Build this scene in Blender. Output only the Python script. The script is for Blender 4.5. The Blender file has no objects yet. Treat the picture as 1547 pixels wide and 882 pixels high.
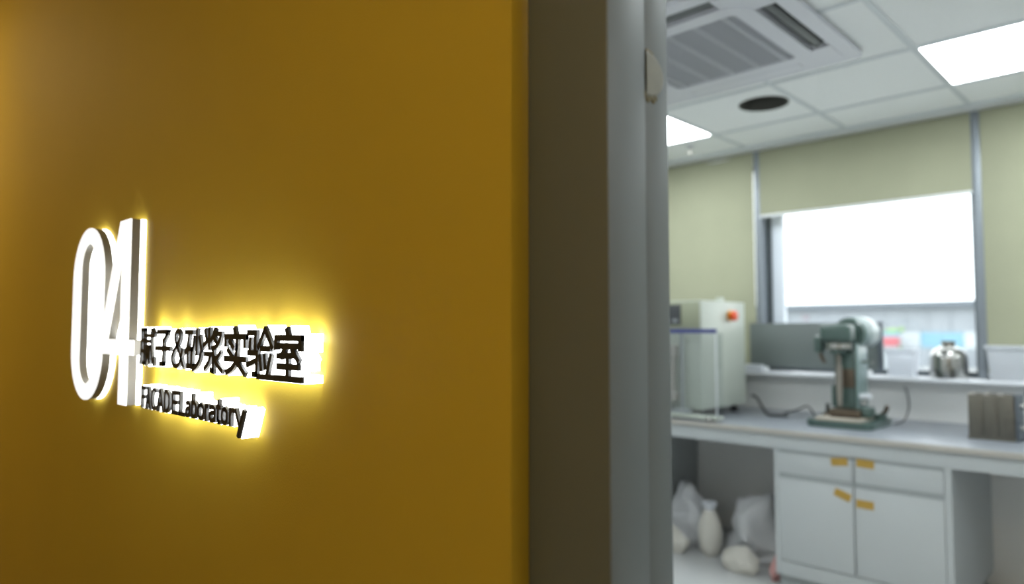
import bpy, bmesh, math, random
from mathutils import Vector, Matrix
random.seed(4)
PI = math.pi
SC = bpy.context.scene
COL = SC.collection

# ------------------------------------------------------------------ camera
cam = bpy.data.cameras.new('camera')
cam.sensor_width = 36.0
cam.lens = 36.0 * 1062.0 / 1547.0
cam.clip_start = 0.02
cam.clip_end = 500
cam.dof.use_dof = True
cam.dof.focus_distance = 1.23
cam.dof.aperture_fstop = 1.75
camo = bpy.data.objects.new('camera', cam)
camo.location = (0, 0, 1.30)
camo.rotation_euler = (math.radians(90 + 3.18), 0, math.radians(44))
COL.objects.link(camo)
SC.camera = camo

# ------------------------------------------------------------------ sky (overcast) and exposure
w = bpy.data.worlds.new('overcast_sky')
SC.world = w
w.use_nodes = True
bgn = w.node_tree.nodes['Background']
bgn.inputs['Color'].default_value = (0.93, 0.97, 1.0, 1)
bgn.inputs['Strength'].default_value = 3.6
SC.view_settings.view_transform = 'Standard'
SC.view_settings.look = 'None'
SC.view_settings.exposure = 0.0
SC.view_settings.gamma = 1.0
SC.view_settings.use_curve_mapping = False

LAB_LIGHT = 15.0        # emission of the lab's LED panels
HALL_LIGHT = 19.5       # emission of the added, unseen corridor LED panels
SIGN_BODY = 5.6        # emission of the glowing acrylic letter bodies
SIGN_FACE = 1.25       # emission of the lit digit faces

# ------------------------------------------------------------------ materials
MATS = {}
def mat(name, col, rough=0.5, metal=0.0, var=0.0, vscale=8.0, bump=0.0, bscale=200.0, spec=0.5, emit=0.0,
        ecol=None, alpha=None, trans=0.0, coat=0.0, stretch=None):
    if name in MATS:
        return MATS[name]
    m = bpy.data.materials.new(name)
    m.use_nodes = True
    nt = m.node_tree
    b = nt.nodes['Principled BSDF']
    b.inputs['Base Color'].default_value = (*col, 1)
    b.inputs['Roughness'].default_value = rough
    b.inputs['Metallic'].default_value = metal
    b.inputs['Specular IOR Level'].default_value = spec
    b.inputs['Coat Weight'].default_value = coat
    b.inputs['Coat Roughness'].default_value = 0.25
    tc = nt.nodes.new('ShaderNodeTexCoord')
    src = tc.outputs['Object']
    if stretch:
        mp = nt.nodes.new('ShaderNodeMapping')
        mp.inputs['Scale'].default_value = stretch
        nt.links.new(src, mp.inputs['Vector'])
        src = mp.outputs['Vector']
    if var > 0:
        n = nt.nodes.new('ShaderNodeTexNoise')
        n.inputs['Scale'].default_value = vscale
        n.inputs['Detail'].default_value = 4
        nt.links.new(src, n.inputs['Vector'])
        mx = nt.nodes.new('ShaderNodeMix')
        mx.data_type = 'RGBA'
        mx.inputs['A'].default_value = (*[c * (1 - var) for c in col], 1)
        mx.inputs['B'].default_value = (*[min(1, c * (1 + var)) for c in col], 1)
        nt.links.new(n.outputs['Fac'], mx.inputs['Factor'])
        nt.links.new(mx.outputs['Result'], b.inputs['Base Color'])
    if bump > 0:
        n2 = nt.nodes.new('ShaderNodeTexNoise')
        n2.inputs['Scale'].default_value = bscale
        n2.inputs['Detail'].default_value = 2
        nt.links.new(src, n2.inputs['Vector'])
        bp = nt.nodes.new('ShaderNodeBump')
        bp.inputs['Strength'].default_value = bump
        bp.inputs['Distance'].default_value = 0.002
        nt.links.new(n2.outputs['Fac'], bp.inputs['Height'])
        nt.links.new(bp.outputs['Normal'], b.inputs['Normal'])
    if emit > 0:
        b.inputs['Emission Color'].default_value = (*(ecol or col), 1)
        b.inputs['Emission Strength'].default_value = emit
    if trans > 0:
        b.inputs['Transmission Weight'].default_value = trans
    if alpha is not None:
        b.inputs['Alpha'].default_value = alpha
    MATS[name] = m
    return m

def mat_pane(name, tint, gloss=0.06, rough=0.02):
    m = bpy.data.materials.new(name)
    m.use_nodes = True
    nt = m.node_tree
    nt.nodes.remove(nt.nodes['Principled BSDF'])
    t = nt.nodes.new('ShaderNodeBsdfTransparent'); t.inputs['Color'].default_value = (*tint, 1)
    g = nt.nodes.new('ShaderNodeBsdfGlossy'); g.inputs['Roughness'].default_value = rough
    mx = nt.nodes.new('ShaderNodeMixShader')
    mx.inputs[0].default_value = gloss
    nt.links.new(t.outputs[0], mx.inputs[1]); nt.links.new(g.outputs[0], mx.inputs[2])
    nt.links.new(mx.outputs[0], nt.nodes['Material Output'].inputs['Surface'])
    MATS[name] = m
    return m

def mat_translucent(name, col, tcol, fac):
    """cloth or thin plastic: diffuse mixed with translucent, with a fine weave"""
    m = bpy.data.materials.new(name)
    m.use_nodes = True
    nt = m.node_tree
    nt.nodes.remove(nt.nodes['Principled BSDF'])
    d = nt.nodes.new('ShaderNodeBsdfDiffuse')
    t = nt.nodes.new('ShaderNodeBsdfTranslucent')
    tc = nt.nodes.new('ShaderNodeTexCoord')
    n = nt.nodes.new('ShaderNodeTexNoise'); n.inputs['Scale'].default_value = 5
    nt.links.new(tc.outputs['Object'], n.inputs['Vector'])
    for node, c in ((d, col), (t, tcol)):
        mx = nt.nodes.new('ShaderNodeMix'); mx.data_type = 'RGBA'
        mx.inputs['A'].default_value = (*[v * 0.94 for v in c], 1)
        mx.inputs['B'].default_value = (*[min(1, v * 1.06) for v in c], 1)
        nt.links.new(n.outputs['Fac'], mx.inputs['Factor'])
        nt.links.new(mx.outputs['Result'], node.inputs['Color'])
    mx = nt.nodes.new('ShaderNodeMixShader'); mx.inputs[0].default_value = fac
    nt.links.new(d.outputs[0], mx.inputs[1]); nt.links.new(t.outputs[0], mx.inputs[2])
    nt.links.new(mx.outputs[0], nt.nodes['Material Output'].inputs['Surface'])
    MATS[name] = m
    return m

M_yellow = mat('yellow_paint', (0.56, 0.405, 0.044), 0.66, var=0.04, vscale=3, bump=0.12, bscale=260, spec=0.20)
M_frame = mat('grey_frame_paint', (0.134, 0.152, 0.152), 0.45, var=0.05, vscale=6, bump=0.03, bscale=300)
M_white_wall = mat('white_wall_paint', (0.84, 0.84, 0.82), 0.7, var=0.03, vscale=3)
M_hall_wall = mat('hall_wall_paint', (0.58, 0.52, 0.40), 0.6, var=0.03, vscale=3)
M_hall_floor = mat('hall_floor_vinyl', (0.30, 0.29, 0.27), 0.35, var=0.08, vscale=12)
M_floor = mat('lab_floor_vinyl', (0.52, 0.53, 0.525), 0.28, var=0.06, vscale=14)
M_tile = mat('ceiling_tile', (0.90, 0.92, 0.92), 0.8, var=0.03, vscale=60, bump=0.2, bscale=250)
M_tbar = mat('ceiling_bar', (0.66, 0.70, 0.72), 0.5, var=0.03)
M_trim = mat('white_trim', (0.82, 0.84, 0.85), 0.5, var=0.03)
M_led = mat('led_diffuser', (1, 1, 1), 0.5, emit=LAB_LIGHT, ecol=(0.90, 0.97, 1.0))
M_hall_led = mat('hall_led_diffuser', (1, 1, 1), 0.5, emit=HALL_LIGHT, ecol=(1.0, 0.74, 0.36))
M_alu = mat('grey_aluminium', (0.28, 0.31, 0.34), 0.4, metal=0.3, var=0.04)
M_darkalu = mat('dark_window_frame', (0.10, 0.12, 0.13), 0.45, var=0.05)
M_sash = mat('pale_sash', (0.78, 0.83, 0.90), 0.4, var=0.03)
M_blind = mat_translucent('olive_blind_cloth', (0.40, 0.405, 0.29), (0.38, 0.39, 0.27), 0.14)
M_glass = mat_pane('window_glass', (0.97, 0.98, 0.98))
M_acrylic = mat_pane('clear_acrylic', (0.91, 0.92, 0.925), rough=0.05)
M_blue = mat('blue_edge_strip', (0.04, 0.05, 0.22), 0.35, var=0.05)
M_sill = mat('white_stone_sill', (0.86, 0.88, 0.92), 0.16, var=0.04, vscale=15)
M_counter = mat('grey_counter_top', (0.24, 0.26, 0.29), 0.34, var=0.10, vscale=10, spec=0.6)
M_edge = mat('beige_counter_edge', (0.42, 0.40, 0.36), 0.5, var=0.05)
M_cab = mat('white_laminate', (0.455, 0.485, 0.492), 0.42, var=0.02, vscale=4)
M_gap = mat('grey_pull_profile', (0.33, 0.355, 0.36), 0.5, var=0.05)
M_tape = mat('yellow_tape', (0.42, 0.26, 0.045), 0.6, var=0.08, vscale=40)
M_cream = mat('cream_enamel', (0.50, 0.54, 0.47), 0.35, var=0.03)
M_creamf = mat('olive_front_enamel', (0.34, 0.36, 0.25), 0.4, var=0.04)
M_disp = mat('dark_display', (0.06, 0.065, 0.07), 0.25, var=0.1, vscale=60)
M_red = mat('orange_red_plastic', (0.80, 0.09, 0.015), 0.35, var=0.04)
M_black = mat('black_rubber', (0.02, 0.02, 0.022), 0.5, var=0.1)
M_green = mat('green_machine_enamel', (0.058, 0.100, 0.086), 0.28, var=0.15, vscale=18, coat=0.4)
M_green_lit = mat('lit_green_enamel', (0.19, 0.27, 0.26), 0.32, var=0.10, vscale=15, coat=0.3)  # paler copy of the green: window light and highlights put into the colour
M_steel = mat('brushed_steel', (0.50, 0.48, 0.45), 0.25, metal=1.0, var=0.12, vscale=20)
M_chrome = mat('polished_steel', (0.42, 0.42, 0.40), 0.20, metal=1.0, var=0.05)
M_brown = mat('rusty_stain_metal', (0.10, 0.075, 0.05), 0.6, metal=0.3, var=0.3, vscale=25)
M_crust = mat('dried_mortar', (0.40, 0.36, 0.30), 0.9, var=0.2, vscale=30, bump=0.4, bscale=60)
M_mould = mat('worn_mould_steel', (0.15, 0.14, 0.115), 0.42, metal=0.5, var=0.2, vscale=14, stretch=(6, 6, 1))
M_mouldtop = mat('machined_steel_top', (0.45, 0.43, 0.39), 0.45, metal=0.6, var=0.15, vscale=30)
M_panel = mat('grey_panel_paint', (0.155, 0.178, 0.173), 0.42, var=0.06, vscale=5)
M_paneledge = mat('dark_panel_edge', (0.11, 0.13, 0.15), 0.5, var=0.06)
M_plastic = mat_translucent('white_plastic', (0.86, 0.88, 0.91), (0.86, 0.88, 0.91), 0.52)
M_bag = mat_translucent('white_bag_plastic', (0.66, 0.64, 0.58), (0.6, 0.6, 0.56), 0.15)
M_bagclear = mat_translucent('greyish_bag_plastic', (0.66, 0.67, 0.68), (0.66, 0.66, 0.68), 0.25)
M_pink = mat_translucent('pink_bag_plastic', (0.66, 0.38, 0.36), (0.6, 0.4, 0.4), 0.2)
M_ac = mat('white_unit_plastic', (0.66, 0.67, 0.72), 0.4, var=0.02)
M_acg = mat('grey_grille_plastic', (0.40, 0.41, 0.45), 0.5, var=0.03)
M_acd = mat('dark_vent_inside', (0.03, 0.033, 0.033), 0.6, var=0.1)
M_acv = mat('vane_plastic', (0.15, 0.16, 0.16), 0.5, var=0.05)
M_hole = mat('dark_hole_inside', (0.085, 0.085, 0.075), 0.8, var=0.2)
M_face = mat('black_letter_face', (0.008, 0.008, 0.0085), 0.5, var=0.1)
M_glow = mat('glowing_white_acrylic', (0.9, 0.9, 0.9), 0.4, emit=SIGN_BODY, ecol=(0.96, 0.99, 1.0))
M_lit = mat('lit_white_digit_face', (0.9, 0.9, 0.9), 0.4, emit=SIGN_FACE, ecol=(0.97, 0.99, 1.0))
M_ret = mat('digit_return_metal', (0.27, 0.275, 0.28), 0.45, metal=0.25, var=0.12, vscale=20, stretch=(1, 1, 0.15))
M_plug = mat('aged_white_plug', (0.25, 0.25, 0.205), 0.5, var=0.10, vscale=60)
M_glue = mat('yellowed_glue', (0.17, 0.15, 0.085), 0.7, var=0.3, vscale=200)
M_bwall = mat('pale_cladding', (0.33, 0.36, 0.39), 0.7, var=0.03, vscale=0.4)
M_broof = mat('blue_grey_roof', (0.13, 0.155, 0.18), 0.6, var=0.05)
M_ground = mat('pale_concrete_yard', (0.42, 0.43, 0.42), 0.9, var=0.06, vscale=0.5)
M_sign_b = mat('pale_blue_hoarding', (0.18, 0.36, 0.46), 0.6, var=0.05)
M_sign_w = mat('white_hoarding', (0.45, 0.50, 0.52), 0.6, var=0.05)
M_sign_r = mat('red_box_paint', (0.50, 0.13, 0.15), 0.6, var=0.05)
M_leaf = mat('hedge_leaf', (0.25, 0.40, 0.14), 0.8, var=0.3, vscale=4)

# ------------------------------------------------------------------ mesh helpers
class MB:
    def __init__(self):
        self.bm = bmesh.new()
    def _merge(self, other):
        me = bpy.data.meshes.new('tmp')
        other.to_mesh(me); other.free()
        self.bm.from_mesh(me)
        bpy.data.meshes.remove(me)
    def box(self, x0, x1, y0, y1, z0, z1, bev=0.0, seg=2, M=None):
        b = bmesh.new()
        bmesh.ops.create_cube(b, size=1)
        for v in b.verts:
            v.co = Vector(((x0 + x1) / 2 + v.co.x * (x1 - x0), (y0 + y1) / 2 + v.co.y * (y1 - y0), (z0 + z1) / 2 + v.co.z * (z1 - z0)))
        if bev > 0:
            bmesh.ops.bevel(b, geom=b.edges[:], offset=bev, segments=seg, affect='EDGES', profile=0.5)
        if M is not None:
            bmesh.ops.transform(b, matrix=M, verts=b.verts)
        self._merge(b)
        return self
    def lathe(self, prof, c=(0, 0, 0), axis='Z', n=32, sx=1.0, sy=1.0):
        """prof: (radius, height) pairs; closed at ends by zero radius"""
        b = bmesh.new()
        rings = []
        for r, h in prof:
            if r < 1e-6:
                rings.append([b.verts.new((0, 0, h))])
            else:
                rings.append([b.verts.new((r * sx * math.cos(2 * PI * i / n), r * sy * math.sin(2 * PI * i / n), h)) for i in range(n)])
        for a, d in zip(rings, rings[1:]):
            for i in range(n):
                j = (i + 1) % n
                if len(a) == 1 and len(d) == 1: continue
                if len(a) == 1: b.faces.new((a[0], d[i], d[j]))
                elif len(d) == 1: b.faces.new((a[i], a[j], d[0]))
                else: b.faces.new((a[i], a[j], d[j], d[i]))
        bmesh.ops.recalc_face_normals(b, faces=b.faces)
        R = Matrix.Identity(4)
        if axis == 'Y': R = Matrix.Rotation(-PI / 2, 4, 'X')
        if axis == 'X': R = Matrix.Rotation(PI / 2, 4, 'Y')
        bmesh.ops.transform(b, matrix=Matrix.Translation(c) @ R, verts=b.verts)
        for f in b.faces: f.smooth = True
        self._merge(b)
        return self
    def tube(self, pts, r, n=8, smooth=True, steps=6):
        P = [Vector(p) for p in pts]
        if smooth and len(P) > 2:
            Q = []
            for i in range(len(P) - 1):
                p0, p1, p2, p3 = P[max(0, i - 1)], P[i], P[i + 1], P[min(len(P) - 1, i + 2)]
                for k in range(steps):
                    t = k / steps
                    Q.append(0.5 * ((2 * p1) + (p2 - p0) * t + (2 * p0 - 5 * p1 + 4 * p2 - p3) * t * t + (3 * p1 - p0 - 3 * p2 + p3) * t ** 3))
            Q.append(P[-1]); P = Q
        b = bmesh.new()
        rings = []
        for i, p in enumerate(P):
            d = (P[min(i + 1, len(P) - 1)] - P[max(i - 1, 0)]).normalized()
            u = d.cross(Vector((0, 0, 1)))
            if u.length < 1e-3: u = d.cross(Vector((1, 0, 0)))
            u.normalize(); v = d.cross(u)
            rr = r[i] if isinstance(r, (list, tuple)) and len(r) == len(P) else (r if not isinstance(r, (list, tuple)) else r[0])
            rings.append([b.verts.new(p + u * rr * math.cos(2 * PI * k / n) + v * rr * math.sin(2 * PI * k / n)) for k in range(n)])
        for a, d in zip(rings, rings[1:]):
            for k in range(n):
                j = (k + 1) % n
                b.faces.new((a[k], a[j], d[j], d[k]))
        b.faces.new(rings[0][::-1]); b.faces.new(rings[-1])
        bmesh.ops.recalc_face_normals(b, faces=b.faces)
        for f in b.faces: f.smooth = True
        self._merge(b)
        return self
    def ring_prism(self, outer, inner, y0, y1, caps=True, smooth=False):
        """outline(s) in X-Z extruded along Y; outer and inner have equal counts when inner is given"""
        b = bmesh.new()
        def loop(pts, y): return [b.verts.new((p[0], y, p[1])) for p in pts]
        of, ob = loop(outer, y0), loop(outer, y1)
        n = len(outer)
        for i in range(n):
            j = (i + 1) % n
            f = b.faces.new((of[i], of[j], ob[j], ob[i])); f.smooth = smooth
        if inner:
            nf, nb = loop(inner, y0), loop(inner, y1)
            m = len(inner)
            for i in range(m):
                j = (i + 1) % m
                f = b.faces.new((nf[j], nf[i], nb[i], nb[j])); f.smooth = smooth
            if m == n:
                for i in range(n):
                    j = (i + 1) % n
                    b.faces.new((of[j], of[i], nf[i], nf[j]))
                    b.faces.new((ob[i], ob[j], nb[j], nb[i]))
        else:
            b.faces.new(of[::-1]); b.faces.new(ob)
        bmesh.ops.recalc_face_normals(b, faces=b.faces)
        self._merge(b)
        return self
    def obj(self, name, m, parent=None, loc=None, sharp=True):
        me = bpy.data.meshes.new(name)
        self.bm.to_mesh(me); self.bm.free()
        me.materials.append(m)
        if sharp:
            me.set_sharp_from_angle(angle=math.radians(40))
        o = bpy.data.objects.new(name, me)
        COL.objects.link(o)
        if parent is not None: o.parent = parent
        if loc is not None: o.location = loc
        return o

def tag(o, label=None, cat=None, group=None, kind=None):
    if label: o['label'] = label
    if cat: o['category'] = cat
    if group: o['group'] = group
    if kind: o['kind'] = kind
    return o
def thing(name, label, cat, loc=(0, 0, 0), rotz=0.0, group=None):
    o = bpy.data.objects.new(name, None)
    o.empty_display_size = 0.05
    COL.objects.link(o)
    o.location = loc; o.rotation_euler = (0, 0, rotz)
    return tag(o, label, cat, group)
def sbox(name, m, *a, parent=None, bev=0.0):
    o = MB().box(*a, bev=bev).obj(name, m, parent)
    if parent is None: o['kind'] = 'structure'
    return o
def struct_empty(name, loc=(0, 0, 0)):
    o = bpy.data.objects.new(name, None); COL.objects.link(o); o.location = loc
    o['kind'] = 'structure'
    return o
def piece(name, me, parent, loc):
    o = bpy.data.objects.new(name, me); COL.objects.link(o)
    o.parent = parent; o.location = loc
    return o

# ------------------------------------------------------------------ corridor shell
D = 0.60                      # corridor face of the yellow wall
XE = -0.581                   # end of the yellow wall at the door frame
XR = -0.462                   # left reveal of the door opening
XO = 0.46                     # right reveal
YB = 0.78                     # lab face of the wall
wy = struct_empty('wall_front', (0, D, 0))
MB().box(-11, XE, 0, 0.0325, 0, 3.0, bev=0.002).obj('wall_cladding', M_yellow, wy)
MB().box(XO + 0.119, 4, 0, 0.0325, 0, 3.0, bev=0.002).obj('wall_cladding', M_yellow, wy)
MB().box(XE, XO + 0.119, 0, 0.0325, 2.22, 3.0, bev=0.002).obj('wall_cladding', M_yellow, wy)
MB().box(-11, XE - 0.0095, 0.0335, YB - D, 0, 3.0).obj('wall_core', M_white_wall, wy)
MB().box(XO + 0.1285, 4, 0.0335, YB - D, 0, 3.0).obj('wall_core', M_white_wall, wy)
MB().box(XE + 0.001, XO + 0.118, 0.0335, YB - D, 2.224, 3.0).obj('wall_core', M_white_wall, wy)

# steel door frame: flat casing, near lining, rebate, far lining
df = struct_empty('door_1', (0, 0, 0))
for s, xr in ((1, XR), (-1, XO)):
    def X(v): return xr - s * v
    def bx(mb, v0, v1, y0, y1, z0, z1, bev=0.0025):
        mb.box(min(X(v0), X(v1)), max(X(v0), X(v1)), y0, y1, z0, z1, bev=bev)
    m = MB(); bx(m, 0.127, 0.0, 0.6328, 0.7105, 0, 2.22, 0.003); m.obj('casing', M_frame, df)
    m = MB(); bx(m, 0.127, 0.0022, 0.7115, 0.7635, 0, 2.22, 0.0015); m.obj('rebate_lining', M_frame, df)
m = MB(); m.box(XR + 0.0005, XO - 0.0005, 0.6335, 0.7105, 2.10, 2.22, bev=0.003); m.obj('head_casing', M_frame, df)
m = MB(); m.box(XR + 0.0005, XO - 0.0005, 0.7115, 0.7635, 2.102, 2.22, bev=0.0015); m.obj('head_lining', M_frame, df)
# round filler cap stuck in the rebate, with yellowed glue round it
pm = MB()
dpts = [(0.0, -0.0285)] + [(0.040 * math.cos(a), 0.0285 * math.sin(a)) for a in [(-PI / 2) + PI * k / 20 for k in range(1, 20)]] + [(0.0, 0.0285)]
for k, (s0, s1, e0, e1) in enumerate(((1.0, 0.985, 0.0, 0.0016), (0.985, 0.93, 0.0016, 0.0026), (0.93, 0.55, 0.0026, 0.0032))):
    b_ = bmesh.new()
    ra = [b_.verts.new((e0, p[0] * s0, p[1] * s0)) for p in dpts]; rb = [b_.verts.new((e1, p[0] * s1, p[1] * s1)) for p in dpts]
    for q in range(len(dpts) - 1): b_.faces.new((ra[q], ra[q + 1], rb[q + 1], rb[q]))
    if k == 2: b_.faces.new(rb)
    bmesh.ops.recalc_face_normals(b_, faces=b_.faces)
    pm._merge(b_)
pl = tag(pm.obj('hole_plug', M_plug, df, (XR - 0.0021, 0.7118, 1.612)), 'half-round off-white plug')
gl = MB()
for i in range(9):
    a = -PI / 2 + (i - 4) * 0.14 + random.uniform(-.05, .05)
    gl.lathe([(0, 0.0022), (0.003, 0.0016), (0.0045, 0)], c=(0.0, 0.008 + math.cos(a) * 0.026, math.sin(a) * (0.030 + random.uniform(-.003, .003))), axis='X', n=8)
for i in range(4):
    a = PI / 2 + (i - 2) * 0.16
    gl.lathe([(0, 0.0018), (0.002, 0.0012), (0.003, 0)], c=(0.0, 0.008 + math.cos(a) * 0.024, math.sin(a) * 0.029), axis='X', n=8)
gl.obj('dried_glue', M_glue, pl)

# rest of the corridor
sbox('floor_corridor', M_hall_floor, -11, 4, -1.3, D - 0.001, -0.1, 0)
sbox('ceiling_corridor', M_white_wall, -11, 4, -1.3, D - 0.001, 2.9, 3.0)
sbox('wall_corridor_back', M_hall_wall, -11, 4, -1.4, -1.301, -0.1, 3.0)
sbox('wall_corridor_end', M_hall_wall, -11.1, -11.001, -1.4, D, -0.1, 3.0)
sbox('wall_corridor_right', M_hall_wall, 4.001, 4.1, -1.4, D, -0.1, 3.0)
for (lx, ly) in ((-6.8, -0.4), (-4.2, -0.4), (0.35, -0.95)):  # unseen ceiling panels, added and placed to light the yellow wall
    t = thing('added_corridor_light', 'added out-of-view LED panel lighting the yellow wall, in the corridor ceiling %s' % ('at its far end' if lx < -5 else 'just past the lit digits' if lx < -3 else 'above the camera'), 'ceiling light', (lx, ly, 2.9), group='added corridor ceiling lights')
    mb = MB()
    mb.box(-0.31, 0.31, -0.31, -0.285, -0.012, -0.0005); mb.box(-0.31, 0.31, 0.285, 0.31, -0.012, -0.0005)
    mb.box(-0.31, -0.285, -0.285, 0.285, -0.012, -0.0005); mb.box(0.285, 0.31, -0.285, 0.285, -0.012, -0.0005)
    mb.obj('frame', M_trim, t)
    MB().box(-0.284, 0.284, -0.284, 0.284, -0.008, -0.001).obj('diffuser', M_hall_led, t)

# ------------------------------------------------------------------ lab shell
YW = 4.46                     # room face of the window wall
LX0, LX1 = -4.54, 2.92
ZC = 2.50
sbox('floor', M_floor, LX0, LX1, D, YW + 0.3, -0.1, 0)
sbox('wall_left', M_white_wall, LX0 - 0.1, LX0 - 0.001, YB, YW + 0.3, -0.1, 2.8)
sbox('wall_right', M_white_wall, LX1 + 0.001, LX1 + 0.1, YB, YW + 0.3, -0.1, 2.8)
sbox('ceiling_slab', M_white_wall, LX0 - 0.1, LX1 + 0.1, YB + 0.001, YW + 0.3, 2.75, 2.85)

# window wall: parapet below, posts, lintel hidden behind the blinds
wb = struct_empty('wall_back', (0, YW, 0))
MB().box(LX0, LX1, 0, 0.22, 0, 1.02).obj('parapet', M_white_wall, wb)
MB().box(LX0, LX1, 0.02, 0.22, 2.42, 2.75).obj('lintel', M_white_wall, wb)
MB().box(LX0, -3.27, 0.02, 0.22, 1.021, 2.419).obj('pier', M_white_wall, wb)
MB().box(0.46, LX1, 0.02, 0.22, 1.021, 2.419).obj('pier', M_white_wall, wb)
sill = sbox('window_sill', M_sill, LX0 + 0.001, LX1 - 0.001, 4.345, YW + 0.09, 1.022, 1.045, bev=0.004)

# three window bays, glass at YW + 0.10
BX = [-3.26, -2.03, -0.803, 0.45]
for k in range(3):
    x0, x1 = BX[k], BX[k + 1]
    wn = struct_empty('window_%d' % (k + 1), (x0, YW + 0.06, 1.046))
    W, Hh = x1 - x0, 1.37
    fr = MB()
    fr.box(0.022, 0.048, 0, 0.06, 0, Hh); fr.box(W - 0.046, W - 0.022, 0, 0.06, 0, Hh)
    fr.box(0.048, W - 0.046, 0, 0.06, 0, 0.03); fr.box(0.048, W - 0.046, 0, 0.06, Hh - 0.03, Hh)
    fr.obj('window_frame', M_darkalu, wn)
    sa = MB()
    sa.box(0.050, 0.125, 0.005, 0.05, 0.032, Hh - 0.032, bev=0.004)
    sa.obj('sash_stile', M_sash, wn)
    MB().box(0.126, W - 0.048, 0.028, 0.034, 0.032, Hh - 0.032).obj('pane', M_glass, wn)
for k, x in enumerate(BX):
    mm = struct_empty('trim_%d' % (k + 1), (x, YW - 0.03, 1.046))
    MB().box(-0.021, 0.021, 0.0, 0.149, 0, ZC - 1.046 - 0.012, bev=0.003).obj('post', M_alu, mm)
    MB().box(-0.008, 0.008, -0.008, -0.0005, 0, ZC - 1.046 - 0.012, bev=0.002).obj('post_rib', M_alu, mm)

# roller blinds
def blind(x0, x1, zb, label, wav=0.0):
    t = thing('roller_blind', label, 'blind', ((x0 + x1) / 2, 4.425, zb), group='olive roller blinds')
    hw = (x1 - x0) / 2
    H = ZC - 0.014 - zb
    b = bmesh.new(); nx, nz = 24, 20
    g = [[None] * (nz + 1) for _ in range(nx + 1)]
    for i in range(nx + 1):
        for j in range(nz + 1):
            u, v = i / nx, j / nz
            y = wav * (math.sin(u * 9 + v * 1.3) * 0.5 + math.sin(u * 21 - v * 3) * 0.25) * (1 - v * 0.7)
            g[i][j] = b.verts.new((-hw + 2 * hw * u, y, H * v))
    for i in range(nx):
        for j in range(nz):
            f = b.faces.new((g[i][j], g[i + 1][j], g[i + 1][j + 1], g[i][j + 1])); f.smooth = True
    mb = MB(); mb._merge(b)
    mb.obj('blind_cloth', M_blind, t)
    MB().box(-hw, hw, -0.007, 0.007, -0.012, 0.006, bev=0.003).obj('bottom_bar', M_trim, t)
    MB().lathe([(0, -hw), (0.019, -hw), (0.019, hw), (0, hw)], c=(0, 0.02, H - 0.021), axis='X', n=16).obj('roller', M_trim, t)
blind(BX[0] + 0.03, BX[1] - 0.020, 1.075, 'olive green roller blind pulled fully down behind the cream machine', 0.010)
blind(BX[1] + 0.020, BX[2] - 0.020, 2.052, 'olive green roller blind half raised above the bright window', 0.0)
blind(BX[2] + 0.024, BX[3] - 0.03, 1.075, 'olive green roller blind pulled down behind the white tub', 0.004)

# ------------------------------------------------------------------ suspended ceiling
ce = struct_empty('ceiling', (0, 0, ZC))
GX = [-0.805 + 0.625 * k for k in range(-6, 7)]
GX = [x for x in GX if LX0 < x < LX1]
GY = [3.915 - 0.628 * k for k in range(0, 5)]
YT = 4.315
tile_me = MB().box(-0.304, 0.304, -0.3055, 0.3055, 0.002, 0.016).obj('tile_tmp', M_tile).data
edge_me = MB().box(-0.304, 0.304, -0.192, 0.192, 0.002, 0.016).obj('tile_tmp2', M_tile).data
bpy.data.objects.remove(bpy.data.objects['tile_tmp']); bpy.data.objects.remove(bpy.data.objects['tile_tmp2'])
# tile with a round opening
hx, hy = -1.585 - (-1.7425), 3.56 - 3.601
def square_loop(n, hw, hh, c):
    out = []
    for i in range(n):
        a = 2 * PI * i / n
        dx, dy = math.cos(a), math.sin(a)
        t = 1e9
        if dx > 1e-9: t = min(t, (hw - c[0]) / dx)
        if dx < -1e-9: t = min(t, (-hw - c[0]) / dx)
        if dy > 1e-9: t = min(t, (hh - c[1]) / dy)
        if dy < -1e-9: t = min(t, (-hh - c[1]) / dy)
        out.append((c[0] + dx * t, c[1] + dy * t))
    # snap nearest to the corners
    for cx in (-hw, hw):
        for cy in (-hh, hh):
            k = min(range(n), key=lambda q: (out[q][0] - cx) ** 2 + (out[q][1] - cy) ** 2)
            out[k] = (cx, cy)
    return out
NH = 64
outer = square_loop(NH, 0.304, 0.3055, (hx, hy))
inner = [(hx + 0.122 * math.cos(2 * PI * i / NH), hy + 0.122 * math.sin(2 * PI * i / NH)) for i in range(NH)]
hm = MB().ring_prism(outer, inner, -0.016, -0.002)
bmesh.ops.transform(hm.bm, matrix=Matrix.Rotation(PI / 2, 4, 'X') @ Matrix.Diagonal((1, 1, 1, 1)), verts=hm.bm.verts)
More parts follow.
